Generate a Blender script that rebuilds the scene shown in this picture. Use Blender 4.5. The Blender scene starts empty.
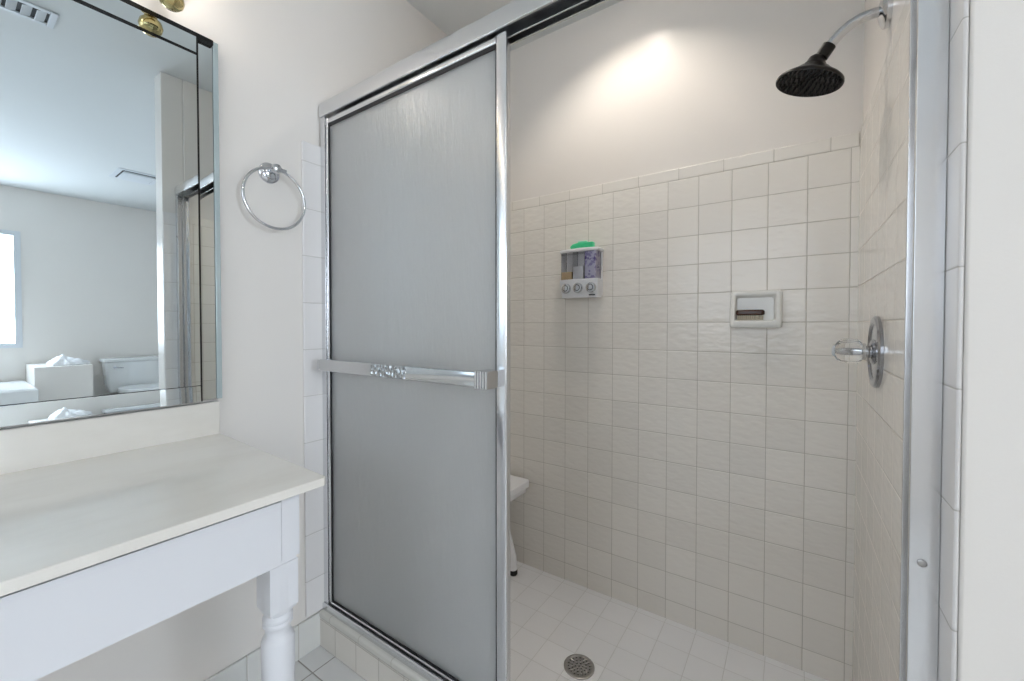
import bpy, bmesh, math, random
from mathutils import Vector, Matrix
random.seed(4)
C = bpy.context.scene.collection
R = math.radians

# ------------------------------------------------------------------ camera, world, exposure
FPX = 414.4
cam = bpy.data.objects.new('camera', bpy.data.cameras.new('camera'))
C.objects.link(cam)
cam.data.sensor_width = 36.0
cam.data.lens = FPX / 1024 * 36.0
cam.data.clip_start = 0.02
PITCH = 1.0
cam.location = (0, 0, 1.08)
cam.rotation_euler = (R(90 - PITCH), 0, math.atan2(0.5626, 0.8268))
cam.data.shift_y = -(340.5 - FPX * math.tan(R(PITCH)) - 325.0) / 1024
bpy.context.scene.camera = cam

world = bpy.data.worlds.new('world')
bpy.context.scene.world = world
world.use_nodes = True
wb = world.node_tree.nodes['Background']
wb.inputs['Color'].default_value = (0.62, 0.78, 1.0, 1)
wb.inputs['Strength'].default_value = 1.0

vs = bpy.context.scene.view_settings
vs.view_transform = 'Standard'
vs.look = 'None'
vs.gamma = 1.0
vs.use_curve_mapping = False
vs.exposure = 1.06

SHOWER_LAMP = 560.0      # emission of the recessed shower lamp's lens
BATH_FILL = 48.0        # unseen ceiling lamp added for warm fill over the bathroom floor
WINDOW = 7.6            # daylight in the frosted window over the tub
REAR_FILL = 1.25       # fill light of an unseen window added behind the photographer
BULB = 10.0             # vanity bulbs

# ------------------------------------------------------------------ dimensions (metres)
XL, XR = -1.31, 0.162           # faces of the left wall and of the shower's right wall
YB = 1.66                       # face of the shower's back wall
XP = 0.278                      # far face of the partition right of the shower
YP = 0.736                      # its free end
YF = 2.15                       # far wall beyond the partition
XE = 3.62                       # wall with the window and the toilet
YR = -1.75                      # wall behind the photographer
ZC = 2.40
ZS = -0.065                     # shower floor
ZT = 1.629                      # lower edge of the top trim tiles
ZB = 1.674                      # top of the tiles
PX, PZ = 0.1094, 0.1079
YC = 0.775                      # front of the curb
ZK = 0.12                       # top of the curb

# ------------------------------------------------------------------ materials
def srgb(r, g, b):
    f = lambda c: c / 12.92 if c <= 0.04045 else ((c + 0.055) / 1.055) ** 2.4
    return (f(r / 255), f(g / 255), f(b / 255), 1)

class N:
    def __init__(s, name):
        s.m = bpy.data.materials.new(name); s.m.use_nodes = True
        s.t = s.m.node_tree; s.b = s.t.nodes['Principled BSDF']; s.out = s.t.nodes['Material Output']
    def n(s, typ, **kw):
        x = s.t.nodes.new(typ)
        for k, v in kw.items(): setattr(x, k, v)
        return x
    def l(s, a, b): s.t.links.new(a, b)
    def set(s, **kw):
        for k, v in kw.items():
            s.b.inputs[k.replace('_', ' ')].default_value = v
        return s
    def math(s, op, a, b=None, clamp=False):
        x = s.n('ShaderNodeMath', operation=op, use_clamp=clamp)
        for i, v in enumerate((a, b)):
            if v is None: continue
            if isinstance(v, (int, float)): x.inputs[i].default_value = v
            else: s.l(v, x.inputs[i])
        return x.outputs[0]
    def ramp(s, v, a, b, c=0.0, d=1.0):
        x = s.n('ShaderNodeMapRange', interpolation_type='SMOOTHSTEP')
        s.l(v, x.inputs['Value'])
        for k, q in zip(('From Min', 'From Max', 'To Min', 'To Max'), (a, b, c, d)): x.inputs[k].default_value = q
        return x.outputs['Result']
    def mix(s, f, a, b):
        x = s.n('ShaderNodeMix', data_type='RGBA')
        s.l(f, x.inputs[0])
        for i, v in ((6, a), (7, b)):
            if isinstance(v, tuple): x.inputs[i].default_value = v
            else: s.l(v, x.inputs[i])
        return x.outputs[2]
    def pos(s):
        g = s.n('ShaderNodeNewGeometry'); return g.outputs['Position']
    def noise(s, vec, scale, detail=2.0, rough=0.5, stretch=None):
        x = s.n('ShaderNodeTexNoise'); x.inputs['Scale'].default_value = scale
        x.inputs['Detail'].default_value = detail; x.inputs['Roughness'].default_value = rough
        if stretch:
            m = s.n('ShaderNodeMapping'); m.inputs['Scale'].default_value = stretch
            s.l(vec, m.inputs['Vector']); vec = m.outputs[0]
        s.l(vec, x.inputs['Vector']); return x.outputs['Fac']
    def bump(s, h, strength, dist):
        x = s.n('ShaderNodeBump'); x.inputs['Strength'].default_value = strength; x.inputs['Distance'].default_value = dist
        s.l(h, x.inputs['Height']); s.l(x.outputs[0], s.b.inputs['Normal']); return x.outputs[0]

def plain(name, col, rough=0.5, metal=0.0, **kw):
    n = N(name).set(Base_Color=col, Roughness=rough, Metallic=metal, **kw)
    return n.m

def paint(name, col, rough=0.33, tex=0.25):
    n = N(name).set(Roughness=rough, Specular_IOR_Level=0.22)
    p = n.pos()
    f = n.noise(p, 3.0, 3)
    n.l(n.mix(f, tuple(c * 0.97 for c in col[:3]) + (1,), col), n.b.inputs['Base Color'])
    n.bump(n.noise(p, 260.0, 2), tex, 0.0006)
    return n.m

def tiles(name, axes, pitch, off, col, grout, rough=0.16, gw=0.0020, wavy=0.6, joint_axis=None, var=0.03):
    """square tiles laid on world axes; grout lines sunk between them, faintly wavy glaze"""
    n = N(name)
    p = n.pos()
    s = n.n('ShaderNodeSeparateXYZ'); n.l(p, s.inputs[0])
    face, pillow, cells = None, None, []
    for ax, pt, of in zip(axes, pitch, off):
        q = n.math('DIVIDE', n.math('SUBTRACT', s.outputs[ax], of), pt)
        d = n.math('MULTIPLY', n.math('ABSOLUTE', n.math('SUBTRACT', n.math('FRACT', n.math('ADD', q, 0.5)), 0.5)), pt)
        a = n.ramp(d, gw * 0.25, gw * 0.65); b = n.ramp(d, 0.0, gw * 1.6)
        face = a if face is None else n.math('MULTIPLY', face, a)
        pillow = b if pillow is None else n.math('MULTIPLY', pillow, b)
        cells.append(n.math('FLOOR', q))
    cv = n.n('ShaderNodeCombineXYZ')
    for i, c in enumerate(cells): n.l(c, cv.inputs[i])
    w = n.n('ShaderNodeTexWhiteNoise'); n.l(cv.outputs[0], w.inputs['Vector'])
    c1 = n.mix(w.outputs['Value'], tuple(x * (1 - var) for x in col[:3]) + (1,), tuple(min(1, x * (1 + var)) for x in col[:3]) + (1,))
    n.l(n.mix(face, grout, c1), n.b.inputs['Base Color'])
    n.l(n.ramp(face, 0, 1, 0.8, rough), n.b.inputs['Roughness'])
    wv = n.noise(p, 1.0, 1.5, 0.5, (26, 26, 52))
    h = n.math('ADD', n.math('MULTIPLY', pillow, 0.5), n.math('MULTIPLY', wv, wavy * 2.0))
    n.bump(h, 0.65, 0.0026)
    return n.m

WALL = srgb(236, 231, 225)
GROUT = srgb(190, 183, 172)
TILE = srgb(239, 234, 226)
M = {}
M['paint'] = paint('wall_paint', WALL, 0.26)
M['ceiling'] = paint('ceiling_paint', srgb(222, 224, 223), 0.7, 0.4)
M['tile_back'] = tiles('shower_tile_back', ('X', 'Z'), (PX, PZ), (0.142, ZT), TILE, GROUT)
M['tile_side'] = tiles('shower_tile_side', ('Y', 'Z'), (PX, PZ), (YB - 0.03, ZT), TILE, GROUT, wavy=0.25)
M['trim_back'] = tiles('trim_tile_back', ('X', 'Z'), (0.1524, 9.0), (0.091, 4.0), TILE, GROUT, wavy=0.1)
M['trim_side'] = tiles('trim_tile_side', ('Y', 'Z'), (0.1524, 9.0), (YB - 0.05, 4.0), TILE, GROUT, wavy=0.1)
M['trim_vert'] = tiles('trim_tile_upright', ('Z', 'X'), (0.1524, 9.0), (1.0, 4.0), srgb(234, 231, 229), srgb(200, 196, 190), rough=0.42, wavy=0.1)
M['base_tile'] = tiles('base_tile', ('Y', 'Z'), (PX * 1.39, 9.0), (0.55, 4.0), srgb(228, 228, 224), GROUT, wavy=0.1)
M['curb_tile'] = tiles('curb_tile', ('X', 'Z'), (PX, 0.091), (-1.578 * YC, 0.0), TILE, GROUT, wavy=0.1)
M['curb_cap'] = tiles('curb_cap_tile', ('X', 'Z'), (0.1524, 9), (-1.25, 4), srgb(225, 223, 216), GROUT, wavy=0.1)
M['shower_floor'] = tiles('shower_floor_tile', ('X', 'Y'), (0.110, 0.110), (-0.841, 1.413), srgb(243, 243, 244), srgb(219, 218, 216), rough=0.4, gw=0.002, wavy=0.5, var=0.015)
M['floor'] = tiles('floor_tile', ('X', 'Y'), (0.203, 0.203), (-1.225, 0.70), srgb(226, 226, 225), srgb(160, 156, 150), rough=0.35, gw=0.004, wavy=0.3, var=0.02)
M['chrome'] = plain('polished_chrome', (0.64, 0.65, 0.67, 1), 0.10, 1.0)
n = N('brushed_door_frame').set(Base_Color=(0.73, 0.735, 0.75, 1), Metallic=1.0)
n.l(n.ramp(n.noise(n.pos(), 9.0, 3), 0.3, 0.7, 0.16, 0.27), n.b.inputs['Roughness'])
M['frame'] = n.m
M['dark_chrome'] = plain('reflection_dark_chrome', (0.40, 0.41, 0.44, 1), 0.12, 1.0)  # valve chrome darkened; its dark reflections are put into the base colour
M['gasket'] = plain('black_gasket', srgb(18, 18, 22), 0.5)
M['white_wood'] = plain('white_painted_wood', srgb(228, 229, 233), 0.38)
M['white_plastic'] = plain('white_plastic', srgb(243, 243, 245), 0.3)
M['ceramic'] = plain('white_ceramic', srgb(238, 237, 232), 0.12)
M['porcelain'] = plain('white_porcelain', srgb(232, 233, 232), 0.15)
M['bronze'] = plain('dark_bronze', srgb(38, 35, 33), 0.33, 0.55)
M['black_rubber'] = plain('black_rubber', srgb(14, 14, 14), 0.6)
M['brass'] = plain('polished_brass', (0.62, 0.50, 0.24, 1), 0.14, 1.0)
M['black'] = plain('plain_black', srgb(8, 9, 11), 0.25)
M['green'] = plain('green_plastic', srgb(70, 214, 150), 0.35)
M['pale_green'] = plain('pale_green_plastic', srgb(150, 232, 196), 0.35)
M['brown'] = plain('brown_lacquered_wood', srgb(66, 40, 28), 0.25)
M['bristle'] = plain('pale_bristles', srgb(205, 196, 176), 0.8)
M['amber'] = plain('amber_liquid_soap', srgb(232, 204, 160), 0.25)
M['cream_soap'] = plain('white_liquid_soap', srgb(232, 230, 232), 0.25)
M['dark'] = plain('hollow_shade', srgb(42, 42, 42), 0.7)  # shade of the vent openings put into a flat colour
M['grille'] = plain('white_painted_metal', srgb(216, 220, 224), 0.4)
M['baffle'] = plain('grey_baffle', srgb(120, 120, 120), 0.6)
M['towel'] = plain('white_terry', srgb(240, 240, 241), 0.95)
M['steel'] = plain('stainless_steel', (0.42, 0.41, 0.40, 1), 0.33, 1.0)
M['mirror'] = plain('mirror_silver', (0.77, 0.84, 0.87, 1), 0.0, 1.0)
M['mirror_edge'] = plain('glass_edge', srgb(186, 200, 202), 0.1, 0.2)
# cultured marble with faint streaks
n = N('cultured_marble').set(Roughness=0.14)
p = n.pos()
f = n.ramp(n.noise(p, 7.0, 6, 0.6, (1.0, 0.35, 1.0)), 0.42, 0.72)
n.l(n.mix(f, srgb(237, 233, 225), srgb(229, 224, 215)), n.b.inputs['Base Color'])
M['marble'] = n.m
# clear acrylic and glass: real refraction
n = N('clear_acrylic').set(Base_Color=(0.97, 0.98, 0.99, 1), Roughness=0.02, IOR=1.35, Transmission_Weight=1.0)
M['acrylic'] = n.m
n = N('clear_shell').set(Base_Color=(0.98, 0.98, 1.0, 1), Roughness=0.03)
n.t.nodes.remove(n.b)
tr = n.n('ShaderNodeBsdfTransparent'); tr.inputs[0].default_value = (0.99, 0.99, 1.0, 1)
gl = n.n('ShaderNodeBsdfGlossy'); gl.inputs['Roughness'].default_value = 0.04
fr = n.n('ShaderNodeFresnel'); fr.inputs[0].default_value = 1.4
mx = n.n('ShaderNodeMixShader'); n.l(fr.outputs[0], mx.inputs[0]); n.l(tr.outputs[0], mx.inputs[1]); n.l(gl.outputs[0], mx.inputs[2])
n.l(mx.outputs[0], n.out.inputs['Surface'])
M['shell'] = n.m
# rain glass: rough refraction, partly translucent, rippled in upright streaks
n = N('rain_glass')
n.t.nodes.remove(n.b)
p = n.pos()
h = n.math('ADD', n.noise(p, 1.0, 2, 0.55, (230, 230, 26)), n.math('MULTIPLY', n.noise(p, 1.0, 2, 0.5, (70, 70, 12)), 1.3))
bp = n.n('ShaderNodeBump'); bp.inputs['Strength'].default_value = 0.5; bp.inputs['Distance'].default_value = 0.0022
n.l(h, bp.inputs['Height'])
rf = n.n('ShaderNodeBsdfRefraction'); rf.inputs['Color'].default_value = (0.985, 0.993, 0.998, 1)
rf.inputs['Roughness'].default_value = 0.42; rf.inputs['IOR'].default_value = 1.12
tl = n.n('ShaderNodeBsdfTranslucent'); tl.inputs['Color'].default_value = (0.985, 0.993, 0.998, 1)
gl = n.n('ShaderNodeBsdfGlossy'); gl.inputs['Roughness'].default_value = 0.24; gl.inputs['Color'].default_value = (1, 1, 1, 1)
df = n.n('ShaderNodeBsdfDiffuse'); df.inputs['Color'].default_value = (0.90, 0.92, 0.925, 1)
for b in (rf, tl, gl): n.l(bp.outputs[0], b.inputs['Normal'])
m1 = n.n('ShaderNodeMixShader'); m1.inputs[0].default_value = 0.5
n.l(rf.outputs[0], m1.inputs[1]); n.l(tl.outputs[0], m1.inputs[2])
m3 = n.n('ShaderNodeMixShader'); m3.inputs[0].default_value = 0.13
n.l(m1.outputs[0], m3.inputs[1]); n.l(df.outputs[0], m3.inputs[2])
fr = n.n('ShaderNodeFresnel'); fr.inputs[0].default_value = 1.45
m2 = n.n('ShaderNodeMixShader'); n.l(fr.outputs[0], m2.inputs[0]); n.l(m3.outputs[0], m2.inputs[1]); n.l(gl.outputs[0], m2.inputs[2])
n.l(m2.outputs[0], n.out.inputs['Surface'])
M['rain'] = n.m
# printed label: lilac with darker violet blots
n = N('violet_printed_label').set(Roughness=0.4)
p = n.pos()
f1 = n.ramp(n.noise(p, 60.0, 2), 0.52, 0.60); f2 = n.ramp(n.noise(p, 26.0, 2), 0.55, 0.62)
c = n.mix(f1, srgb(222, 218, 236), srgb(172, 162, 206))
n.l(n.mix(f2, c, srgb(112, 98, 164)), n.b.inputs['Base Color'])
M['label'] = n.m
# darker, cell-bumped chrome of the raised patch in the middle of the towel bar
n = N('cell_bumped_chrome').set(Base_Color=(0.50, 0.52, 0.53, 1), Metallic=1.0, Roughness=0.16)
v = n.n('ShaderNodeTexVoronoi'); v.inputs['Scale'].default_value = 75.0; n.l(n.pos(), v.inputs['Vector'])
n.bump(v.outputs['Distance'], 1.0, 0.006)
M['cell_bumps'] = n.m

def emit(name, col, st):
    n = N(name).set(Base_Color=(0.8, 0.8, 0.8, 1), Roughness=0.4, Emission_Color=col, Emission_Strength=st)
    return n.m
M['lamp'] = emit('lamp_lens', (1.0, 0.91, 0.81, 1), SHOWER_LAMP)
M['bath_fill'] = emit('bath_fill_lens', (1.0, 0.93, 0.86, 1), BATH_FILL)
M['bulb'] = emit('bulb_glass', (1.0, 0.92, 0.82, 1), BULB)
M['pane'] = emit('frosted_daylit_pane', (0.78, 0.88, 1.0, 1), WINDOW)
M['rear_fill_pane'] = emit('rear_fill_glow', (0.78, 0.88, 1.0, 1), REAR_FILL)

# ------------------------------------------------------------------ mesh helpers
def nb(): return bmesh.new()
def box(bm, x0, x1, y0, y1, z0, z1, mi=0):
    v = [bm.verts.new(q) for q in ((x0,y0,z0),(x1,y0,z0),(x1,y1,z0),(x0,y1,z0),(x0,y0,z1),(x1,y0,z1),(x1,y1,z1),(x0,y1,z1))]
    for f in ((3,2,1,0),(4,5,6,7),(0,1,5,4),(1,2,6,5),(2,3,7,6),(3,0,4,7)):
        bm.faces.new([v[i] for i in f]).material_index = mi
    return v
def frame_of(d):
    d = Vector(d).normalized()
    a = Vector((0, 0, 1)) if abs(d.z) < 0.9 else Vector((1, 0, 0))
    u = d.cross(a).normalized(); return u, d.cross(u).normalized(), d
def lathe(bm, prof, origin=(0,0,0), axis=(0,0,1), seg=40, mi=0, cap=True):
    u, w, d = frame_of(axis); o = Vector(origin); rings = []
    for r, z in prof:
        rings.append([bm.verts.new(o + d*z + u*(r*math.cos(2*math.pi*k/seg)) + w*(r*math.sin(2*math.pi*k/seg))) for k in range(seg)])
    fs = []
    for a, b in zip(rings, rings[1:]):
        for k in range(seg): fs.append(bm.faces.new((a[k], a[(k+1)%seg], b[(k+1)%seg], b[k])))
    if cap:
        fs.append(bm.faces.new(rings[0][::-1])); fs.append(bm.faces.new(rings[-1]))
    for f in fs: f.material_index = mi
def tube(bm, pts, r, seg=16, closed=False, mi=0):
    pts = [Vector(p) for p in pts]; nn = len(pts); rings = []; prev = None
    rr = r if isinstance(r, (list, tuple)) else [r]*nn
    for i, p in enumerate(pts):
        if closed: d = (pts[(i+1)%nn] - pts[i-1]).normalized()
        else: d = (pts[min(i+1, nn-1)] - pts[max(i-1, 0)]).normalized()
        if prev is None: u = frame_of(d)[0]
        else: u = (prev - d*prev.dot(d)).normalized()
        prev = u; w = d.cross(u)
        rings.append([bm.verts.new(p + u*(rr[i]*math.cos(2*math.pi*k/seg)) + w*(rr[i]*math.sin(2*math.pi*k/seg))) for k in range(seg)])
    pairs = list(zip(rings, rings[1:])) + ([(rings[-1], rings[0])] if closed else [])
    for a, b in pairs:
        for k in range(seg): bm.faces.new((a[k], a[(k+1)%seg], b[(k+1)%seg], b[k])).material_index = mi
    if not closed:
        bm.faces.new(rings[0][::-1]); bm.faces.new(rings[-1])
def prism(bm, poly, plane, a, b, mi=0):
    """poly: 2-D outline; plane 'XY','YZ','XZ' -> extruded from a to b along the third axis"""
    def P(q, h):
        return {'XY': (q[0], q[1], h), 'YZ': (h, q[0], q[1]), 'XZ': (q[0], h, q[1])}[plane]
    v0 = [bm.verts.new(P(q, a)) for q in poly]; v1 = [bm.verts.new(P(q, b)) for q in poly]
    k = len(poly)
    bm.faces.new(v0); bm.faces.new(v1)
    for i in range(k): bm.faces.new((v0[i], v0[(i+1)%k], v1[(i+1)%k], v1[i]))
    for f in bm.faces: f.material_index = max(f.material_index, mi)
def rounded(x0, x1, y0, y1, r, seg=6):
    out = []
    for cx, cy, a0 in ((x1-r, y1-r, 0), (x0+r, y1-r, 90), (x0+r, y0+r, 180), (x1-r, y0+r, 270)):
        for k in range(seg+1):
            a = R(a0 + 90*k/seg); out.append((cx + r*math.cos(a), cy + r*math.sin(a)))
    return out
def obj(name, bm, mats, parent=None, bevel=0.0, smooth=35, loc=None, rot=None, bseg=2, subsurf=0):
    bmesh.ops.recalc_face_normals(bm, faces=bm.faces[:])
    me = bpy.data.meshes.new(name); bm.to_mesh(me); bm.free()
    for m in (mats if isinstance(mats, (list, tuple)) else [mats]): me.materials.append(m)
    for pl in me.polygons: pl.use_smooth = True
    me.set_sharp_from_angle(angle=R(smooth))
    o = bpy.data.objects.new(name, me); C.objects.link(o)
    if parent:
        o.parent = parent
        q = Vector(parent.location); pp = parent.parent
        while pp: q += Vector(pp.location); pp = pp.parent
        if loc is None: me.transform(Matrix.Translation(-q))   # shapes are given in world metres
    if loc is not None: o.location = loc
    if rot is not None: o.rotation_euler = rot
    if bevel:
        b = o.modifiers.new('bevel', 'BEVEL'); b.width = bevel; b.segments = bseg; b.limit_method = 'ANGLE'; b.angle_limit = R(40)
        b.harden_normals = True
    if subsurf:
        s = o.modifiers.new('sub', 'SUBSURF'); s.levels = s.render_levels = subsurf
    return o
def tag(o, label=None, cat=None, group=None, kind=None):
    if label: o['label'] = label
    if cat: o['category'] = cat
    if group: o['group'] = group
    if kind: o['kind'] = kind
    return o
def thing(name, label, cat, loc=(0,0,0), group=None):
    o = bpy.data.objects.new(name, None); C.objects.link(o); o.location = loc; o.empty_display_size = 0.05
    return tag(o, label, cat, group)
def struct(name, bm, mats, label=None, cat=None, **kw):
    o = obj(name, bm, mats, **kw); return tag(o, label, cat, kind='structure')
def copy_tree(o, parent=None):
    c = o.copy(); C.objects.link(c)
    if parent: c.parent = parent
    for ch in [q for q in bpy.data.objects if q.parent == o]: copy_tree(ch, c)
    return c

# ------------------------------------------------------------------ the room
T = 0.10
b = nb(); box(b, XL-T, XP, YR, YC+0.06, -0.12, 0.0); box(b, XP, XE, YR, YF, -0.12, 0.0)
struct('floor', b, M['floor'], 'pale tiled bathroom floor under the vanity', 'floor')
b = nb(); box(b, XL-T, XP, YC+0.06, YB+T, ZS-0.08, ZS)
struct('floor_shower', b, M['shower_floor'], 'white tiled shower floor around the round drain', 'floor')
LX, LY, LR = -0.54, 1.33, 0.070     # recessed can over the shower
b = nb()
for q in ((XL-T, LX-LR, YR-T, YF+T), (LX+LR, XE+T, YR-T, YF+T), (LX-LR, LX+LR, YR-T, LY-LR), (LX-LR, LX+LR, LY+LR, YF+T)): box(b, *q, ZC, ZC+0.1)
struct('ceiling', b, M['ceiling'], 'plain white ceiling above the shower and mirror', 'ceiling')
TT = 0.007      # how far tiles stand proud of the paint
b = nb(); box(b, XL-T, XL-TT, YR-T, YB+T, -0.12, ZC)
wl = struct('wall_left', b, M['paint'], 'off-white painted wall carrying mirror and towel ring', 'wall')
b = nb(); box(b, XL-TT, XL, YC+0.055, YB, ZS, ZT); obj('tile_panel', b, M['tile_side'], wl)
b = nb(); box(b, XL-TT, XL, YC+0.055, YB, ZT, ZB); obj('tile_trim', b, M['trim_side'], wl, bevel=0.005)
b = nb(); box(b, XL-TT, XL+0.001, 0.728, YC+0.055, ZK, ZB); obj('tile_trim', b, M['trim_vert'], wl, bevel=0.005)
b = nb(); box(b, XL-T, XR+TT, YB+TT, YB+T, ZS-0.05, ZC)
wk = struct('wall_back', b, M['paint'], 'off-white painted shower wall above its square cream tiles', 'wall')
b = nb(); box(b, XL, XR, YB, YB+TT, ZS, ZT); obj('tile_panel', b, M['tile_back'], wk)
b = nb(); box(b, XL, XR, YB-0.001, YB+TT, ZT, ZB); obj('tile_trim', b, M['trim_back'], wk, bevel=0.005)
b = nb(); box(b, XR+0.012, XP, YP, YC+0.055, -0.12, ZC); box(b, XR+TT, XP, YC+0.055, YB+T, -0.12, ZC)
wr = struct('wall_right', b, M['paint'], 'painted partition wall with shower head and valve', 'wall', bevel=0.004)
b = nb(); box(b, XR, XR+TT, YC+0.055, YB, ZS, ZT); obj('tile_panel', b, M['tile_side'], wr)
b = nb(); box(b, XR, XR+TT, YC+0.055, YB, ZT, ZB); obj('tile_trim', b, M['trim_side'], wr, bevel=0.005)
b = nb(); box(b, XR+0.006, XR+0.012, 0.738, YC+0.055, ZK, ZB); obj('tile_trim', b, M['trim_vert'], wr, bevel=0.003)
b = nb(); box(b, XP, XE+T, YF, YF+T, -0.12, ZC); struct('wall_far', b, M['paint'])
# window wall with a real opening; added fill window behind the photographer likewise
def wall_with_hole(name, axis, at, thick, lo, hi, h0, h1, z0, z1, mat):
    bm = nb()
    for (a0, a1, c0, c1) in ((lo, h0, -0.12, ZC), (h1, hi, -0.12, ZC), (h0, h1, -0.12, z0), (h0, h1, z1, ZC)):
        if axis == 'X': box(bm, at, at+thick, a0, a1, c0, c1)
        else: box(bm, a0, a1, at, at+thick, c0, c1)
    return struct(name, bm, mat)
WY0, WY1, WZ0, WZ1 = -0.65, 0.53, 0.86, 1.98
wall_with_hole('wall_window', 'X', XE, T, YR-T, YF, WY0, WY1, WZ0, WZ1, M['paint'])
RX0, RX1, RZ0, RZ1 = -1.15, 0.2, 0.95, 2.15
wall_with_hole('wall_rear', 'Y', YR-T, T, XL-T, XE+T, RX0, RX1, RZ0, RZ1, M['paint'])
def window(name, axis, at, a0, a1, z0, z1, pane, label):
    bm = nb(); fw = 0.045
    def B(bm, p0, p1, c0, c1, d0, d1):
        if axis == 'X': box(bm, at+d0, at+d1, p0, p1, c0, c1)
        else: box(bm, p0, p1, at+d0, at+d1, c0, c1)
    B(bm, a0, a0+fw, z0, z1, -0.012, 0.05); B(bm, a1-fw, a1, z0, z1, -0.012, 0.05)
    B(bm, a0+fw, a1-fw, z0, z0+fw, -0.012, 0.05); B(bm, a0+fw, a1-fw, z1-fw, z1, -0.012, 0.05)
    w = struct(name, bm, M['grille'], label, 'window')
    bm = nb(); B(bm, a0+fw, a1-fw, z0+fw, z1-fw, 0.02, 0.03); obj('pane', bm, pane, w)
window('window_1', 'X', XE, WY0, WY1, WZ0, WZ1, M['pane'], 'frosted daylit window over the tub, seen in the mirror')
window('fill_window', 'Y', YR-0.05, RX0, RX1, RZ0, RZ1, M['rear_fill_pane'], 'added unseen fill-light window behind the photographer')
# baseboard and curb
b = nb(); box(b, XL-TT, XL+0.002, YR, YC+0.02, 0.0, ZK-0.006)
struct('baseboard_left', b, M['base_tile'], 'row of white base tiles along the left wall', 'baseboard', bevel=0.003)
b = nb(); box(b, XL-0.004, XR+0.004, YC, YC+0.115, ZS-0.02, ZK-0.024)
kb = struct('trim_1', b, M['curb_tile'], 'cream tiled shower curb under the sliding doors', 'curb')
b = nb(); box(b, XL-0.004, XR+0.004, YC-0.003, YC+0.118, ZK-0.024, ZK); obj('curb_cap', b, M['curb_cap'], kb, bevel=0.008, bseg=3)

# ------------------------------------------------------------------ shower door
YJ = 0.790
HZ0, HZ1 = 1.768, 1.822
door = thing('shower_door_frame', 'chrome framed track of the sliding shower doors between the walls', 'door frame', (-0.57, YJ+0.02, ZK))
def c_head():
    bm = nb()
    pr = [(YJ-0.004, HZ0), (YJ-0.004, HZ1-0.016), (YJ+0.002, HZ1-0.004), (YJ+0.012, HZ1), (YJ+0.062, HZ1), (YJ+0.062, HZ0),
          (YJ+0.057, HZ0), (YJ+0.057, HZ1-0.008), (YJ+0.031, HZ1-0.008), (YJ+0.031, HZ0-0.006), (YJ+0.027, HZ0-0.006), (YJ+0.027, HZ1-0.008), (YJ+0.002, HZ1-0.012), (YJ+0.002, HZ0)]
    prism(bm, pr, 'YZ', XL-0.001, XR+0.001); return bm
obj('header', c_head(), M['frame'], door, bevel=0.0012)
def jamb(x0, s, ext=0.0):
    """s=+1: jamb on the left wall opening to the right"""
    bm = nb(); d = 0.024 + ext
    pts = [(x0, YJ), (x0+s*d, YJ), (x0+s*d, YJ+0.008), (x0+s*0.008, YJ+0.010), (x0+s*0.008, YJ+0.024), (x0+s*0.022, YJ+0.026), (x0+s*0.022, YJ+0.029),
           (x0+s*0.008, YJ+0.031), (x0+s*0.008, YJ+0.046), (x0+s*d, YJ+0.048), (x0+s*d, YJ+0.052), (x0, YJ+0.052)]
    prism(bm, pts, 'XY', ZK, HZ0); return bm
obj('jamb', jamb(XL+0.0015, 1), M['frame'], door, bevel=0.001)
jr = obj('jamb', jamb(XR+0.0055, -1, 0.007), M['frame'], door, bevel=0.001)
for z in (0.75, 1.55):
    bm = nb(); lathe(bm, [(0.0052, 0), (0.0052, 0.0012), (0.003, 0.0022)], (XR-0.012, YJ-0.0004, z), (0, -1, 0), 14)
    obj('screw', bm, M['steel'], jr)
bm = nb()
pr = [(YJ-0.006, ZK), (YJ-0.006, ZK+0.020), (YJ-0.002, ZK+0.022), (YJ+0.001, ZK+0.020), (YJ+0.003, ZK+0.008), (YJ+0.026, ZK+0.008), (YJ+0.026, ZK+0.03), (YJ+0.0295, ZK+0.03), (YJ+0.0295, ZK+0.008),
      (YJ+0.054, ZK+0.008), (YJ+0.056, ZK+0.026), (YJ+0.060, ZK+0.026), (YJ+0.060, ZK)]
prism(bm, pr, 'YZ', XL+0.001, XR-0.001); obj('sill_track', bm, M['frame'], door, bevel=0.0008)

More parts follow.
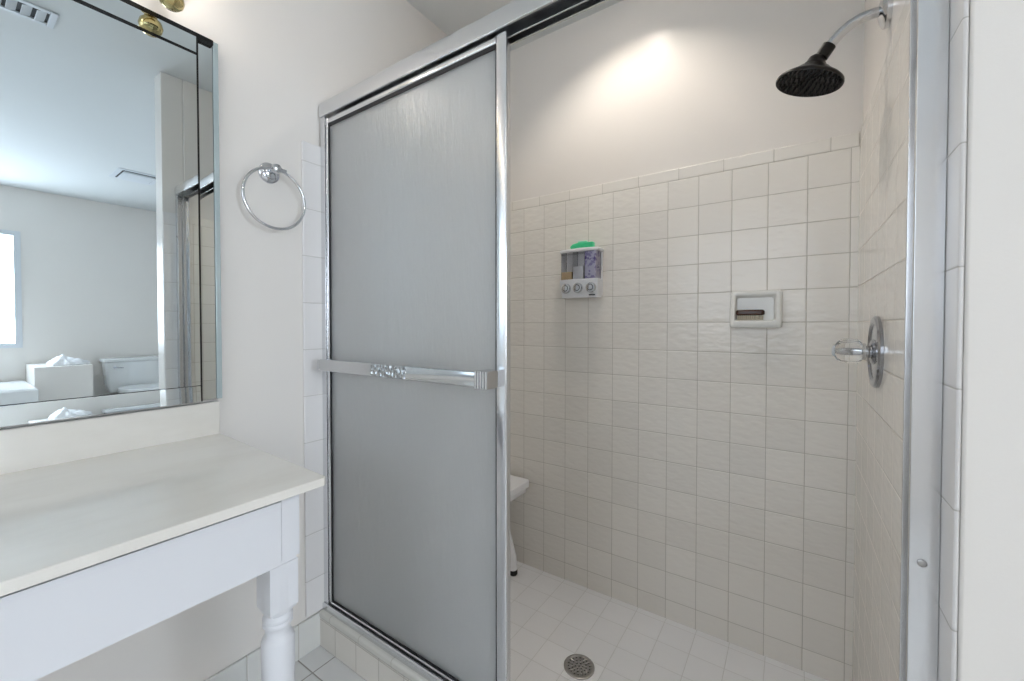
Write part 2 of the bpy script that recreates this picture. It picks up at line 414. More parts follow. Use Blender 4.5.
def panel(name, label, x0, x1, y0, y1, z0, z1):
    t = thing(name, label, 'shower door', ((x0+x1)/2, (y0+y1)/2, z0), 'sliding shower door panels')
    sw, rw = 0.030, 0.018
    def stile(a0, a1):
        bm = nb(); prism(bm, rounded(a0, a1, y0, y1, 0.004, 3), 'XY', z0, z1); return bm
    obj('stile', stile(x0, x0+0.02), M['frame'], t); obj('stile', stile(x1-sw, x1), M['frame'], t)
    bm = nb(); prism(bm, rounded(y0, y1, z1-rw, z1, 0.004, 3), 'YZ', x0+0.02, x1-sw); obj('top_rail', bm, M['frame'], t)
    bm = nb(); prism(bm, rounded(y0, y1, z0, z0+rw, 0.004, 3), 'YZ', x0+0.02, x1-sw); obj('bottom_rail', bm, M['frame'], t)
    ym = (y0+y1)/2
    bm = nb(); box(bm, x0+0.018, x1-sw+0.002, ym-0.0025, ym+0.0025, z0+rw-0.002, z1-rw+0.002); obj('rain_glass', bm, M['rain'], t)
    gl_, gt, gb, gr = 0.008, 0.011, 0.007, 0.002  # left and top widened: dark edge reflection and header shade put into gasket
    bm = nb()
    box(bm, x0+0.02, x0+0.02+gl_, ym-0.005, ym+0.005, z0+rw, z1-rw); box(bm, x1-sw-gr, x1-sw, ym-0.005, ym+0.005, z0+rw, z1-rw)
    box(bm, x0+0.02+gl_, x1-sw-gr, ym-0.005, ym+0.005, z0+rw, z0+rw+gb); box(bm, x0+0.02+gl_, x1-sw-gr, ym-0.005, ym+0.005, z1-rw-gt, z1-rw)
    obj('gasket', bm, M['gasket'], t)
    return t
PY0, PY1 = YJ+0.0065, YJ+0.0205
outer = panel('sliding_door_panel', 'chrome framed rain glass panel with towel bar, nearest to the vanity', XL+0.012, -0.559, PY0, PY1, ZK+0.0105, 1.763)
inner = panel('sliding_door_panel', 'second rain glass panel slid behind the panel with the towel bar', XL+0.030, -0.5735, YJ+0.0345, YJ+0.0485, ZK+0.0105, 1.763)
# towel bar on the outer panel: flat chrome strip on ribbed end posts
tb = obj('towel_bar', (lambda bm: (prism(bm, rounded(0.744, 0.750, 0.935, 0.9715, 0.0025, 3), 'YZ', -1.245, -0.600), bm)[1])(nb()), M['chrome'], outer)
def post(xc, w):
    bm = nb()
    prism(bm, rounded(xc-w/2, xc+w/2, 0.750, PY0+0.001, 0.003, 3), 'XY', 0.939, 0.968)
    return bm
obj('bar_post', post(-1.262, 0.016), M['chrome'], outer)
bm = nb()
outline = [(-0.612, PY0+0.0005), (-0.574, PY0+0.0005)]
k = 5
for i in range(k*6+1):
    x = -0.574 - 0.038*i/(k*6); outline.append((x, 0.7445 - 0.0045*abs(math.sin(math.pi*i/6.0))))
prism(bm, outline, 'XY', 0.933, 0.9735); obj('bar_post', bm, M['chrome'], outer, smooth=50)
bm = nb(); prism(bm, rounded(0.7395, 0.7445, 0.9365, 0.970, 0.002, 3), 'YZ', -0.985, -0.852); obj('bar_patch', bm, M['cell_bumps'], outer)

# ------------------------------------------------------------------ vanity
CZ = 0.783
ct = thing('vanity_countertop', 'cream marble vanity countertop with short backsplash under the mirror', 'countertop', (-1.03, -0.3, CZ-0.02))
bm = nb(); prism(bm, [(XL-TT, -1.25), (-0.756, -1.25), (-0.753, -1.247), (-0.753, 0.457), (-0.759, 0.464), (XL-TT, 0.487)], 'XY', CZ-0.017, CZ); obj('slab', bm, M['marble'], ct, bevel=0.006, bseg=3)
bm = nb(); box(bm, XL-TT, XL+0.014, -1.25, 0.486, CZ-0.002, 0.872); obj('backsplash', bm, M['marble'], ct, bevel=0.004)
vt = thing('vanity_table', 'white painted vanity table with turned leg below the cream countertop', 'vanity', (-1.03, -0.3, 0))
AX = -0.772
bm = nb(); box(bm, AX-0.019, AX, -1.2, 0.3845, 0.640, 0.757); obj('apron', bm, M['white_wood'], vt, bevel=0.0005)
bm = nb(); box(bm, AX-0.03, AX-0.004, -1.2, 0.3845, 0.757, CZ-0.017); obj('top_rail', bm, M['gasket'], vt)  # black strip in the reveal under the slab; its shade put into colour
bm = nb(); box(bm, XL-TT, AX-0.02, 0.375, 0.395, 0.640, CZ-0.017); obj('side_apron', bm, M['white_wood'], vt, bevel=0.0015)
def leg(yc):
    bm = nb(); h = 0.0275; xc = AX-h-0.001
    box(bm, xc-h, xc+h, yc-h+0.0222, yc+h, 0.646, CZ-0.017)
    # square block, its lower corners turned away
    o = 0.002
    sec = [(0.638, h-o, 0), (0.553, h-o, 0), (0.552, h-o-0.0005, .1), (0.547, h-o-0.001, .35), (0.543, h-o-0.003, .7), (0.539, h-o-0.005, 1)]
    rings = []
    for z, hh, f in sec:
        ring = []
        for k in range(32):
            a = 2*math.pi*k/32; c, s = math.cos(a), math.sin(a); m = max(abs(c), abs(s))
            r = (1-f)*hh/m + f*hh
            ring.append(bm.verts.new((xc+r*c, yc+r*s, z)))
        rings.append(ring)
    for A, B in zip(rings, rings[1:]):
        for k in range(32): bm.faces.new((A[k], A[(k+1)%32], B[(k+1)%32], B[k]))
    bm.faces.new(rings[0]); bm.faces.new(rings[-1][::-1])
    box(bm, xc-h+0.004, xc+h-0.004, yc-h+0.004, yc+h-0.004, 0.637, 0.648)
    prof = [(0.021, 0.541), (0.0235, 0.537), (0.0255, 0.534), (0.0255, 0.530), (0.0235, 0.527), (0.0255, 0.524), (0.0255, 0.520), (0.0232, 0.517), (0.0215, 0.510),
            (0.0215, 0.503), (0.0230, 0.499), (0.0268, 0.494), (0.0282, 0.488), (0.0280, 0.44), (0.0265, 0.34), (0.0245, 0.24), (0.022, 0.14), (0.020, 0.09), (0.0185, 0.08),
            (0.023, 0.074), (0.024, 0.066), (0.020, 0.06), (0.0235, 0.04), (0.024, 0.025), (0.019, 0.0)]
    lathe(bm, prof, (xc, yc, 0), (0, 0, 1), 36)
    return bm
obj('leg', leg(0.3905), M['white_wood'], vt, smooth=28); obj('leg', leg(-1.17), M['white_wood'], vt, smooth=28)

# ------------------------------------------------------------------ mirror
MX = XL + 0.002
mi = thing('wall_mirror', 'large wall mirror with mirrored border strips above the backsplash', 'mirror', (MX, -0.3, 0.875))
def plate(bm, y0, y1, z0, z1, tilt_z=0.0, tilt_y=0.0, th=0.005):
    """mirror plate on the wall, turned by a degree or so like hand-set border strips"""
    yc, zc = (y0+y1)/2, (z0+z1)/2
    vs_ = box(bm, 0, th, y0-yc, y1-yc, z0-zc, z1-zc)
    lift = abs((y1-y0)/2*math.sin(R(tilt_z))) + abs((z1-z0)/2*math.sin(R(tilt_y))) + 0.001
    m = Matrix.Translation((MX+lift, yc, zc)) @ Matrix.Rotation(R(tilt_z), 4, 'Z') @ Matrix.Rotation(R(tilt_y), 4, 'Y')
    for v in vs_: v.co = m @ v.co
YI, YO, ZI0, ZI1, ZO0, ZO1 = 0.437, 0.478, 0.922, 1.778, 0.879, 1.825
TILT = -0.7
bm = nb(); plate(bm, -0.95, YI, ZI0, ZI1, TILT); obj('mirror_plate', bm, M['mirror'], mi)
bm = nb(); plate(bm, YI+0.005, YO, ZO0, ZO1, -1.6); obj('border_strip', bm, M['mirror'], mi)
bm = nb(); plate(bm, -0.95, YI, ZI1+0.007, ZO1, TILT, 0.5); obj('border_strip', bm, M['mirror'], mi)
bm = nb(); plate(bm, -0.95, YI, ZO0, ZI0-0.002, TILT, -3.2); obj('border_strip', bm, M['mirror'], mi)
bm = nb(); box(bm, MX, MX+0.0185, -0.95, YO, ZO1+0.001, ZO1+0.015); obj('top_strip', bm, M['black'], mi, bevel=0.002)  # plain black strip along the top of the border
bm = nb(); box(bm, MX, MX+0.0235, -0.95, YI, ZI1+0.0005, ZI1+0.0068); obj('top_strip', bm, M['black'], mi)
bm = nb(); box(bm, MX, MX+0.010, YO+0.001, YO+0.014, ZO0, ZO1+0.017); obj('edge_trim', bm, M['mirror_edge'], mi, bevel=0.002)
bm = nb(); box(bm, MX, MX+0.0225, YI+0.0005, YI+0.0045, ZO0, ZO1); obj('side_strip', bm, M['black'], mi)
bm = nb(); box(bm, MX-0.009, MX+0.0005, -0.95, YO+0.01, ZO0, ZO1+0.015); obj('backing', bm, M['gasket'], mi)

# ------------------------------------------------------------------ vanity light over the mirror
vl = thing('vanity_light', 'brass vanity light with clear glass shades above the mirror', 'wall light', (XL, -0.1, 1.973))
bm = nb(); prism(bm, rounded(-0.75, 0.42, 1.923, 2.023, 0.02, 5), 'YZ', XL-TT, XL+0.02); obj('backplate', bm, M['brass'], vl, bevel=0.004)
for yc in (0.364, -0.02, -0.385, -0.70):
    xc = XL + 0.10
    bm = nb(); tube(bm, [(XL+0.015, yc, 1.938), (XL+0.04, yc, 1.928), (XL+0.07, yc, 1.898), (xc-0.012, yc, 1.885), (xc, yc, 1.885)], 0.007, 12); a = obj('arm', bm, M['brass'], vl)
    bm = nb(); lathe(bm, [(0.008, 1.923), (0.02, 1.918), (0.027, 1.898), (0.027, 1.888), (0.02, 1.873)], (xc, yc, 0), (0,0,1), 28); obj('socket', bm, M['brass'], vl)
    bm = nb(); lathe(bm, [(0.005, 1.819), (0.014, 1.821), (0.022, 1.828), (0.025, 1.839), (0.022, 1.851), (0.014, 1.859), (0.012, 1.873)], (xc, yc, 0), (0,0,1), 28); obj('finial', bm, M['brass'], vl)
    pr = [(0.026, 1.903), (0.036, 1.928), (0.048, 1.958), (0.055, 1.993), (0.052, 2.033), (0.045, 2.058)]
    bm = nb(); lathe(bm, pr + [(r-0.0025, z) for r, z in pr[::-1]], (xc, yc, 0), (0,0,1), 32, cap=False)
    obj('glass_shade', bm, M['shell'], vl)
    bm = nb(); lathe(bm, [(0.010, 1.924), (0.016, 1.938), (0.024, 1.963), (0.024, 1.983), (0.016, 2.003), (0.006, 2.011)], (xc+0.0, yc, 0), (0,0,1), 20); obj('bulb', bm, M['bulb'], vl)

# ------------------------------------------------------------------ towel ring
TY, TZ = 0.628, 1.538
tr_ = thing('towel_ring', 'chrome towel ring hanging beside the shower door', 'towel ring', (XL-TT, TY, TZ))
bm = nb(); lathe(bm, [(0.030, 0), (0.030, 0.006), (0.026, 0.011), (0.020, 0.013), (0.019, 0.017), (0.012, 0.021)], (XL-TT, TY, TZ), (1,0,0), 36); obj('rosette', bm, M['chrome'], tr_)
bm = nb(); lathe(bm, [(0.010, 0.018), (0.009, 0.030), (0.013, 0.036), (0.014, 0.046), (0.012, 0.054), (0.006, 0.058)], (XL-TT, TY, TZ+0.004), (1,0,0), 28)
tube(bm, [(XL+0.035, TY-0.006, TZ+0.004), (XL+0.035, TY+0.03, TZ+0.004)], [0.008, 0.0065], 16); obj('post', bm, M['chrome'], tr_)
bm = nb(); rr = 0.088; rc = (XL+0.037, TY-0.002, TZ+0.004-rr+0.0)
tube(bm, [(rc[0]+0.0*math.sin(a), rc[1]+rr*math.sin(a), rc[2]+rr*math.cos(a)) for a in [2*math.pi*k/72 for k in range(72)]], 0.0042, 12, True); obj('ring', bm, M['chrome'], tr_)

# ------------------------------------------------------------------ shower head on its arm
HY = 1.237
sh = thing('showerhead', 'dark bronze shower head on a chrome arm from the right wall', 'shower head', (XR+TT, HY, 1.79))
bm = nb(); lathe(bm, [(0.036, 0), (0.036, 0.009), (0.032, 0.014), (0.018, 0.019), (0.012, 0.020)], (XR+TT, HY, 1.778), (-1,0,0), 36); obj('flange', bm, M['chrome'], sh)
P = [(XR, HY, 1.778), (0.140, HY, 1.780), (0.118, HY, 1.778), (0.100, HY, 1.771), (0.082, HY, 1.758), (0.069, HY, 1.745), (0.059, HY, 1.733)]
bm = nb(); tube(bm, P, 0.0108, 20); obj('arm', bm, M['chrome'], sh)
bm = nb(); d = Vector((0.051-0.069, 0, 1.726-1.752)); lathe(bm, [(0.0125, 0), (0.0145, 0.001), (0.0145, 0.028), (0.011, 0.031)], (0.063, HY, 1.739), d, 28); obj('collar', bm, M['bronze'], sh)
ap, cc = Vector((0.0405, HY, 1.722)), Vector((0.0235, HY, 1.663)); ax = (ap-cc).normalized()
bm = nb()
lathe(bm, [(0.0, 0.010), (0.060, 0.003), (0.066, 0.001), (0.0695, -0.002), (0.0705, 0.001), (0.0695, 0.005), (0.063, 0.011), (0.052, 0.018), (0.041, 0.026), (0.031, 0.034), (0.0235, 0.039), (0.0225, 0.043), (0.019, 0.046), (0.0185, 0.050), (0.016, 0.057), (0.009, 0.063)], cc, ax, 56)
hd = obj('head', bm, M['bronze'], sh, smooth=50)
bm = nb(); u_, w_, d_ = frame_of(ax)
for r, k in ((0.0, 1), (0.011, 6), (0.022, 12), (0.033, 16), (0.043, 20), (0.053, 26), (0.061, 30)):
    for j in range(k):
        a = 2*math.pi*(j+0.3*r*100)/k; q = cc + u_*(r*math.cos(a)) + w_*(r*math.sin(a)) + d_*(0.010*(1-r/0.065)+0.003)
        lathe(bm, [(0.0027, 0.0), (0.0022, -0.007), (0.0012, -0.009)], q, d_, 8)
obj('nozzle_plate', bm, M['black_rubber'], hd, smooth=50)

# ------------------------------------------------------------------ mixer valve
VY, VZ = 1.278, 1.017
va = thing('shower_valve', 'round chrome shower valve with clear knob on the right tiles', 'shower valve', (XR, VY, VZ))
bm = nb(); lathe(bm, [(0.084, 0), (0.084, 0.006), (0.080, 0.010), (0.068, 0.011), (0.064, 0.0075), (0.03, 0.0075), (0.027, 0.012), (0.020, 0.014)], (XR, VY, VZ), (-1,0,0), 56); obj('escutcheon', bm, M['dark_chrome'], va, smooth=25)
bm = nb(); lathe(bm, [(0.014, 0.012), (0.014, 0.020), (0.020, 0.022), (0.020, 0.028), (0.012, 0.030)], (XR, VY, VZ), (-1,0,0), 32); obj('stem', bm, M['chrome'], va)
bm = nb()
prof = [(0.015, 0.029), (0.023, 0.030), (0.027, 0.036), (0.0285, 0.046), (0.0285, 0.060), (0.027, 0.068), (0.022, 0.075), (0.014, 0.080)]
u2, w2, d2 = frame_of((-1, 0, 0)); rings = []
for r, z in prof:
    ring = []
    for k in range(48):
        a = 2*math.pi*k/48; q = r*(1 + (0.05*math.cos(8*a) if 0.03 < z < 0.07 else 0))
        ring.append(bm.verts.new(Vector((XR, VY, VZ)) + d2*z + u2*(q*math.cos(a)) + w2*(q*math.sin(a))))
    rings.append(ring)
for A, B in zip(rings, rings[1:]):
    for k in range(48): bm.faces.new((A[k], A[(k+1)%48], B[(k+1)%48], B[k]))
bm.faces.new(rings[0][::-1]); bm.faces.new(rings[-1])
obj('knob', bm, M['acrylic'], va, smooth=60)
bm = nb(); lathe(bm, [(0.010, 0.0785), (0.013, 0.0802), (0.013, 0.0825), (0.008, 0.085)], (XR, VY, VZ), (-1,0,0), 28); obj('knob_cap', bm, M['grille'], va)
bm = nb(); lathe(bm, [(0.0055, 0.030), (0.0055, 0.074)], (XR, VY, VZ), (-1,0,0), 14); obj('spindle', bm, M['chrome'], va)

# ------------------------------------------------------------------ soap dish with brush
SX0, SX1, SZ0, SZ1 = -0.187, -0.033, 1.070, 1.198
def dish():
    bm = nb()
    def rect(x0, x1, z0, z1, r, y0f, y1f=None):
        pts = rounded(x0, x1, z0, z1, r, 5)
        return [bm.verts.new((x, y0f if y1f is None else (y0f + (y1f-y0f)*(z-z0)/(z1-z0)), z)) for x, z in pts]
    yw = YB
    L = [rect(SX0, SX1, SZ0, SZ1, 0.010, yw+0.003),
         rect(SX0, SX1, SZ0, SZ1, 0.010, yw-0.030, yw-0.014),
         rect(SX0+0.002, SX1-0.002, SZ0+0.002, SZ1-0.002, 0.010, yw-0.036, yw-0.019),
         rect(SX0+0.006, SX1-0.006, SZ0+0.006, SZ1-0.006, 0.009, yw-0.039, yw-0.021),
         rect(SX0+0.015, SX1-0.015, SZ0+0.023, SZ1-0.015, 0.008, yw-0.038, yw-0.021),
         rect(SX0+0.018, SX1-0.018, SZ0+0.0255, SZ1-0.018, 0.008, yw-0.033, yw-0.017),
         rect(SX0+0.021, SX1-0.024, SZ0+0.0265, SZ1-0.024, 0.008, yw-0.004)]
    k = len(L[0])
    for A, B in zip(L, L[1:]):
        for i in range(k): bm.faces.new((A[i], A[(i+1)%k], B[(i+1)%k], B[i]))
    bm.faces.new(L[0][::-1]); bm.faces.new(L[-1])
    return bm
tag(obj('soap_dish', dish(), M['ceramic'], smooth=50), 'white ceramic soap dish set in the shower tiles, holding a brush', 'soap dish')
br = thing('nail_brush', 'small brown brush with pale bristles lying in the soap dish', 'brush', (-0.125, YB-0.02, 1.0915))
bm = nb(); prism(bm, rounded(-0.168, -0.082, YB-0.035, YB-0.012, 0.011, 6), 'XY', 1.1125, 1.1325); obj('brush_back', bm, M['brown'], br, bevel=0.007, bseg=3)
bm = nb()
for i in range(13):
    for j in range(3):
        x = -0.161 + i*0.006; y = YB-0.031 + j*0.0075
        lathe(bm, [(0.0017, 1.0970), (0.0022, 1.102), (0.0018, 1.1135)], (x, y, 0), (0,0,1), 6)
tag(obj('bristles', bm, M['bristle'], br), 'pale bristle tufts')

# ------------------------------------------------------------------ three-chamber soap dispenser
DX0, DX1, DZ0, DZ1, DD = -0.835, -0.662, 1.196, 1.400, 0.078
dp = thing('soap_dispenser', 'white three-chamber soap dispenser with chrome push buttons on shower wall', 'soap dispenser', ((DX0+DX1)/2, YB, DZ0))
dxc = (DX0+DX1)/2; yf = YB-DD
bm = nb(); box(bm, DX0+0.004, DX1-0.004, YB-0.010, YB, DZ0+0.01, DZ1-0.002); obj('back_plate', bm, M['white_plastic'], dp, bevel=0.003)
def bowed(bm, x0, x1, yb, ye, bow, z0, z1):
    pts = [(x0, yb), (x1, yb)] + [(x1 + (x0-x1)*k/14, ye - bow*math.sin(math.pi*k/14)) for k in range(15)]
    prism(bm, pts, 'XY', z0, z1)
bm = nb(); bowed(bm, DX0-0.002, DX1+0.002, YB-0.002, yf+0.012, 0.014, DZ1-0.014, DZ1); obj('lid', bm, M['white_plastic'], dp, bevel=0.005, bseg=3)
bm = nb(); bowed(bm, DX0, DX1, YB-0.010, yf+0.010, 0.012, DZ0, 1.272)
for v in bm.verts:
    if v.co.z < DZ0+0.001: v.co.y += 0.012 if v.co.y < YB-0.02 else 0; v.co.x += 0.006*(1 if v.co.x < dxc else -1)
obj('button_housing', bm, M['white_plastic'], dp, bevel=0.005, bseg=3)
w = (DX1-DX0-0.012)/3
for i, (mat, top, nm) in enumerate((('amber', 1.305, 'amber soap in the first chamber'), ('cream_soap', 1.325, 'white soap in the middle chamber'), ('label', 1.385, 'violet printed label on the last chamber'))):
    a0 = DX0+0.006+i*w
    bm = nb(); prism(bm, rounded(a0, a0+w-0.003, yf+0.008, YB-0.0105, 0.006, 4), 'XY', 1.2722, DZ1-0.0145); ch = obj('chamber', bm, M['shell'], dp)
    bm = nb(); prism(bm, rounded(a0+0.0015, a0+w-0.0045, yf+0.0095, YB-0.012, 0.005, 4), 'XY', 1.2735, top); s = obj('soap' if i < 2 else 'printed_label', bm, M[mat], ch); s['label'] = nm
for i in range(3):
    xc = DX0+0.034+i*0.056; yb = yf+0.010-0.012*math.sin(math.pi*(xc-DX0)/(DX1-DX0))+0.004
    bm = nb(); lathe(bm, [(0.021, 0), (0.021, 0.008), (0.019, 0.012), (0.0135, 0.013), (0.011, 0.010), (0.010, 0.0135), (0.004, 0.0145)], (xc, yb, 1.234), (0,-1,0.05), 28); obj('push_button', bm, M['chrome'], dp, smooth=30)
bm = nb(); box(bm, DX1-0.038, DX1-0.012, yf+0.009, yf+0.014, DZ0+0.006, DZ0+0.011); obj('dark_tab', bm, M['black'], dp)
rz = thing('razor', 'bright green plastic razor lying on top of the soap dispenser', 'razor', (dxc, YB-0.04, DZ1))
bm = nb(); tube(bm, [(DX0+0.044, YB-0.052, DZ1+0.008), (DX0+0.055, YB-0.050, DZ1+0.012), (DX0+0.085, YB-0.048, DZ1+0.015), (DX0+0.112, YB-0.046, DZ1+0.016)], [0.006, 0.0115, 0.0145, 0.013], 14); obj('handle', bm, M['green'], rz)
bm = nb(); prism(bm, rounded(DX0+0.105, DX0+0.148, YB-0.060, YB-0.034, 0.006, 4), 'XY', DZ1+0.0005, DZ1+0.025); obj('cap', bm, M['green'], rz, bevel=0.005, bseg=3)
bm = nb(); prism(bm, rounded(DX0+0.075, DX0+0.118, YB-0.055, YB-0.040, 0.006, 4), 'XY', DZ1+0.0245, DZ1+0.033); obj('ridge', bm, M['pale_green'], rz, bevel=0.004)

# ------------------------------------------------------------------ shower stool and drain
st = thing('shower_stool', 'white shower stool standing behind the rain glass panels', 'stool', (-1.14, 1.42, ZS))
SX, SY0, SY1, SZ = -1.005, 1.225, 1.625, 0.365
bm = nb(); prism(bm, rounded(-1.295, SX, SY0, SY1, 0.012, 4), 'XY', SZ-0.036, SZ); obj('seat', bm, M['white_plastic'], st, bevel=0.006, bseg=3)
bm = nb(); prism(bm, rounded(-1.285, SX-0.01, SY0+0.01, SY1-0.01, 0.012, 4), 'XY', SZ-0.058, SZ-0.0355); obj('seat_frame', bm, M['white_plastic'], st, bevel=0.004)
for sx, x in ((1, SX-0.060), (-1, -1.232)):
    for sy, y in ((1, SY1-0.07), (-1, SY0+0.04)):
        bm = nb(); tube(bm, [(x-0.045*sx, y-0.0*sy, SZ-0.057), (x-0.03*sx, y, 0.15), (x+0.006*sx, y+0.004*sy, 0.02), (x+0.010*sx, y+0.006*sy, ZS+0.018)], [0.017, 0.016, 0.019, 0.017], 18)
        lg = obj('leg', bm, M['white_plastic'], st)
        bm = nb(); lathe(bm, [(0.016, ZS), (0.019, ZS+0.004), (0.0195, ZS+0.018), (0.017, ZS+0.024)], (x+0.010*sx, y+0.006*sy, 0), (0,0,1), 24); obj('rubber_foot', bm, M['black_rubber'], lg)
def drain():
    bm = nb(); lathe(bm, [(0.051, 0), (0.051, 0.003), (0.048, 0.0045), (0.044, 0.004), (0.01, 0.004)], (-0.584, 1.258, ZS), (0,0,1), 48)
    o = obj('floor_drain', bm, M['steel'])
    cb = nb()
    for r, k in ((0.0, 1), (0.012, 6), (0.0235, 12), (0.0355, 18)):
        for j in range(k):
            a = 2*math.pi*(j+0.5)/k
            lathe(cb, [(0.0037, -0.02), (0.0037, 0.02)], (-0.584+r*math.cos(a), 1.258+r*math.sin(a), ZS), (0,0,1), 10)
    c = obj('cutter', cb, M['dark'])
    m = o.modifiers.new('holes', 'BOOLEAN'); m.object = c; m.operation = 'DIFFERENCE'; m.solver = 'EXACT'
    bpy.context.view_layer.update()
    me = bpy.data.meshes.new_from_object(o.evaluated_get(bpy.context.evaluated_depsgraph_get()))
    o.modifiers.clear(); o.data = me; me.materials.clear(); me.materials.append(M['steel'])
    for p_ in me.polygons: p_.material_index = 0
    bpy.data.objects.remove(c)
    bm = nb(); lathe(bm, [(0.043, 0.0002), (0.043, 0.0008)], (-0.584, 1.258, ZS), (0,0,1), 32); obj('drain_shade', bm, M['black_rubber'], o)  # black disc under the grate; shade of the holes is its colour
    tag(o, 'round metal drain grate with holes in the shower floor', 'drain')
drain()

# ------------------------------------------------------------------ lamps
def downlight(name, label, x, y, r, mat):
    t = thing(name, label, 'ceiling light', (x, y, ZC))
    bm = nb(); pr = [(r+0.03, 0), (r+0.03, -0.004), (r+0.022, -0.010), (r+0.004, -0.014), (r, -0.012), (r, 0)]
    lathe(bm, pr, (x, y, ZC), (0,0,1), 48, cap=False); obj('trim_ring', bm, M['grille'], t)
    bm = nb(); lathe(bm, [(r-0.0005, -0.002), (r-0.0005, -0.006), (r*0.7, -0.0095)], (x, y, ZC), (0,0,1), 48); obj('lens', bm, mat, t)
    return t
t = thing('shower_downlight', 'round recessed light in the ceiling over the shower', 'ceiling light', (LX, LY, ZC))
bm = nb(); lathe(bm, [(LR-0.004, 0.0), (LR-0.004, -0.004), (LR+0.03, -0.005), (LR+0.033, -0.001)], (LX, LY, ZC), (0,0,1), 48, cap=False); obj('trim_ring', bm, M['grille'], t)
bm = nb(); lathe(bm, [(LR-0.004, -0.003), (LR-0.004, 0.045), (LR-0.012, 0.062), (0.0, 0.063)], (LX, LY, ZC), (0,0,1), 48, cap=False); obj('reflector', bm, M['baffle'], t)
bm = nb(); lathe(bm, [(0.016, 0.062), (0.021, 0.054), (0.019, 0.046), (0.010, 0.041)], (LX, LY, ZC), (0,0,1), 40); obj('lens', bm, M['lamp'], t)
downlight('fill_downlight', 'added unseen ceiling light for fill over the open bathroom floor', 1.4, -0.2, 0.10, M['bath_fill'])

# ------------------------------------------------------------------ things seen in the mirror
vr = thing('ceiling_vent', 'white ceiling air register with louvres over a shade-coloured sheet above the vanity', 'vent', (0.09, 0.08, ZC))
x0, x1, y0, y1 = 0.02, 0.16, -0.25, 0.36
bm = nb()
for q in ((x0, x1, y0, y0+0.022), (x0, x1, y1-0.022, y1), (x0, x0+0.022, y0+0.022, y1-0.022), (x1-0.022, x1, y0+0.022, y1-0.022)): box(bm, *q, ZC-0.008, ZC)
obj('register_frame', bm, M['grille'], vr, bevel=0.003)
bm = nb(); box(bm, x0+0.022, x1-0.022, y0+0.022, y1-0.022, ZC-0.0012, ZC-0.0004); obj('duct_shade', bm, M['dark'], vr)  # dark sheet behind the louvres; shade of the opening put into its colour
bm = nb()
for k in range(3):
    y = y1-0.03-k*0.04; prism(bm, [(y, ZC-0.001), (y-0.028, ZC-0.012), (y-0.030, ZC-0.011), (y-0.003, ZC-0.001)], 'YZ', x0+0.022, x1-0.022)
for k in range(3):
    x = x0+0.035+k*0.028; prism(bm, [(x, ZC-0.001), (x+0.016, ZC-0.011), (x+0.018, ZC-0.010), (x+0.003, ZC-0.001)], 'XZ', y0+0.022, y1-0.15)
obj('louvres', bm, M['grille'], vr)
fx, fy = 2.30, 1.10
vf = thing('exhaust_fan_cover', 'square white ceiling fan cover near the toilet', 'vent', (fx, fy, ZC))
bm = nb(); prism(bm, rounded(fx-0.17, fx+0.17, fy-0.15, fy+0.15, 0.02, 4), 'XY', ZC-0.006, ZC); obj('cover_rim', bm, M['grille'], vf, bevel=0.003)
bm = nb(); prism(bm, rounded(fx-0.135, fx+0.135, fy-0.115, fy+0.115, 0.012, 4), 'XY', ZC-0.008, ZC-0.0055); obj('gap_shade', bm, M['dark'], vf)  # dark slab; shade of the slit around the panel put into its colour
bm = nb(); prism(bm, rounded(fx-0.125, fx+0.125, fy-0.105, fy+0.105, 0.012, 4), 'XY', ZC-0.020, ZC-0.0075); obj('cover_panel', bm, M['grille'], vf, bevel=0.003)

tx, ty = XE, 1.31
to = thing('toilet', 'white two-piece toilet against the far wall, seen in the mirror', 'toilet', (tx-0.3, ty, 0))
bm = nb()
sec = [(0.36, 0.165, 0.20, 0.02), (0.45, 0.18, 0.225, 0.03), (0.685, 0.195, 0.24, 0.03)]
rings = [[bm.verts.new((tx-0.02-0.10+x, ty+y, z)) for x, y in rounded(-d/2, d/2, -w_/1.0, w_/1.0, r_, 5)] for z, d, w_, r_ in sec]
for A, B in zip(rings, rings[1:]):
    for k in range(len(A)): bm.faces.new((A[k], A[(k+1)%len(A)], B[(k+1)%len(A)], B[k]))
bm.faces.new(rings[0][::-1]); bm.faces.new(rings[-1])
obj('tank', bm, M['porcelain'], to, bevel=0.006)
bm = nb(); prism(bm, rounded(tx-0.235, tx-0.012, ty-0.255, ty+0.255, 0.03, 5), 'XY', 0.685, 0.722); obj('tank_lid', bm, M['porcelain'], to, bevel=0.010, bseg=3)
bm = nb(); tube(bm, [(tx-0.222, ty-0.17, 0.63), (tx-0.236, ty-0.17, 0.63)], 0.012, 14); tube(bm, [(tx-0.234, ty-0.175, 0.63), (tx-0.236, ty-0.10, 0.622)], [0.006, 0.005], 10); obj('flush_lever', bm, M['chrome'], to)
def oval(cx, cy, a, b_, z, k=36):
    return [(cx + a*math.cos(2*math.pi*i/k)*(1.0 if math.cos(2*math.pi*i/k) < 0 else 0.82), cy + b_*math.sin(2*math.pi*i/k), z) for i in range(k)]
bm = nb(); rings = []
for (cx, a, b_, z) in ((tx-0.42, 0.20, 0.115, 0.0), (tx-0.42, 0.19, 0.105, 0.06), (tx-0.43, 0.17, 0.095, 0.16), (tx-0.45, 0.22, 0.15, 0.27), (tx-0.46, 0.25, 0.18, 0.35), (tx-0.46, 0.255, 0.185, 0.395)):
    rings.append([bm.verts.new(q) for q in oval(cx, ty, a, b_, z)])
for A, B in zip(rings, rings[1:]):
    for k in range(36): bm.faces.new((A[k], A[(k+1)%36], B[(k+1)%36], B[k]))
bm.faces.new(rings[0][::-1]); bm.faces.new(rings[-1]); box(bm, tx-0.32, tx-0.02, ty-0.115, ty+0.115, 0.18, 0.372)
obj('bowl', bm, M['porcelain'], to)
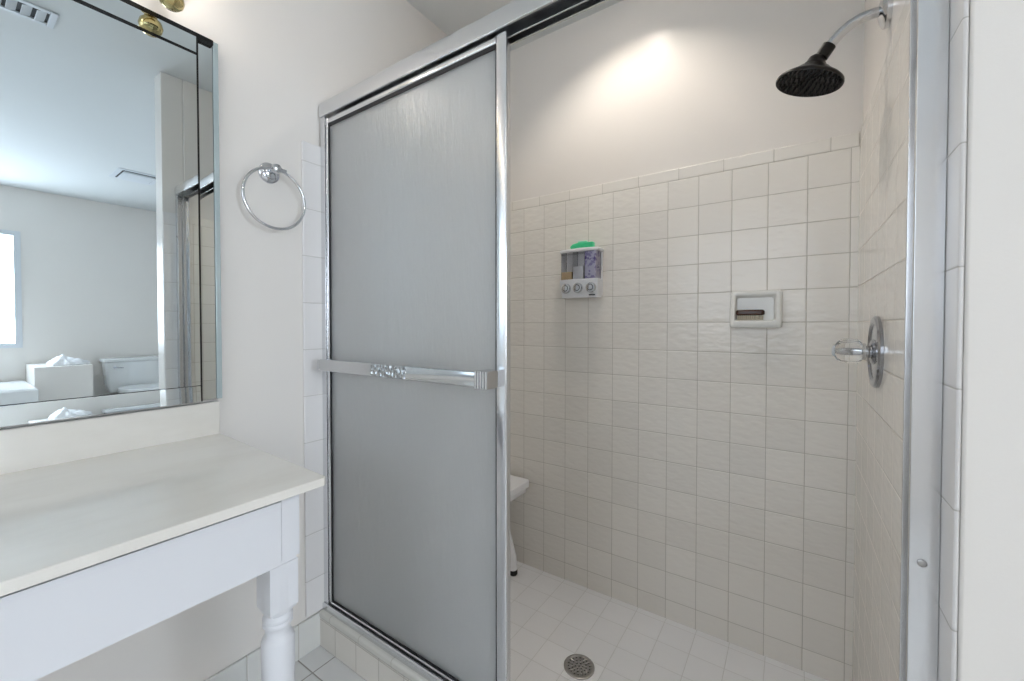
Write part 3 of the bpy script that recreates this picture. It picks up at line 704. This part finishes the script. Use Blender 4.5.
bm = nb(); A = [bm.verts.new(q) for q in oval(tx-0.46, ty, 0.262, 0.19, 0.395)]; B = [bm.verts.new(q) for q in oval(tx-0.46, ty, 0.262, 0.19, 0.432)]
for k in range(36): bm.faces.new((A[k], A[(k+1)%36], B[(k+1)%36], B[k]))
bm.faces.new(A[::-1]); bm.faces.new(B); obj('seat_lid', bm, M['porcelain'], to, bevel=0.010, bseg=3)

b = nb(); box(b, 3.02, XE-0.001, 0.545, 0.92, 0, 0.70)
tag(obj('pony_wall', b, M['paint'], bevel=0.006), 'low white wall block at the end of the tub, towel on top', 'low wall', kind='structure')
tub = thing('bathtub', 'white bathtub in a raised deck under the frosted window', 'bathtub', (2.9, -0.45, 0))
bm = nb()
def ring3(x0_, x1_, y0_, y1_, r_, z): return [bm.verts.new((x, y, z)) for x, y in rounded(x0_, x1_, y0_, y1_, r_, 6)]
Ls = [ring3(2.70, XE-0.012, -1.35, 0.54, 0.01, 0.0), ring3(2.70, XE-0.012, -1.35, 0.54, 0.01, 0.53), ring3(2.72, XE-0.02, -1.33, 0.53, 0.01, 0.545),
      ring3(2.86, XE-0.12, -1.18, 0.26, 0.12, 0.545), ring3(2.88, XE-0.14, -1.16, 0.24, 0.12, 0.53), ring3(2.96, XE-0.22, -1.02, 0.10, 0.16, 0.14), ring3(3.05, XE-0.30, -0.9, 0.0, 0.14, 0.11)]
for A, B in zip(Ls, Ls[1:]):
    for k in range(len(A)): bm.faces.new((A[k], A[(k+1)%len(A)], B[(k+1)%len(A)], B[k]))
bm.faces.new(Ls[-1]); obj('tub_shell', bm, M['porcelain'], tub)
# crumpled towel on the low wall
bm = nb(); bmesh.ops.create_icosphere(bm, subdivisions=4, radius=1)
for v in bm.verts:
    q = v.co.copy(); r = 1 + 0.16*math.sin(5*q.x+1.3)*math.cos(4*q.y) + 0.13*math.sin(9*q.y+2*q.z+5*q.x) + 0.07*math.sin(14*q.x-7*q.y)
    v.co = Vector((3.22 + q.x*r*0.13, 0.785 + q.y*r*0.125, 0.701 + max(0, q.z+0.05)*r*0.062*(1.4 if q.y < -0.2 else 0.9)))
tag(obj('hand_towel', bm, M['towel'], smooth=80), 'crumpled white towel on the low wall by the tub, seen in mirror', 'towel')
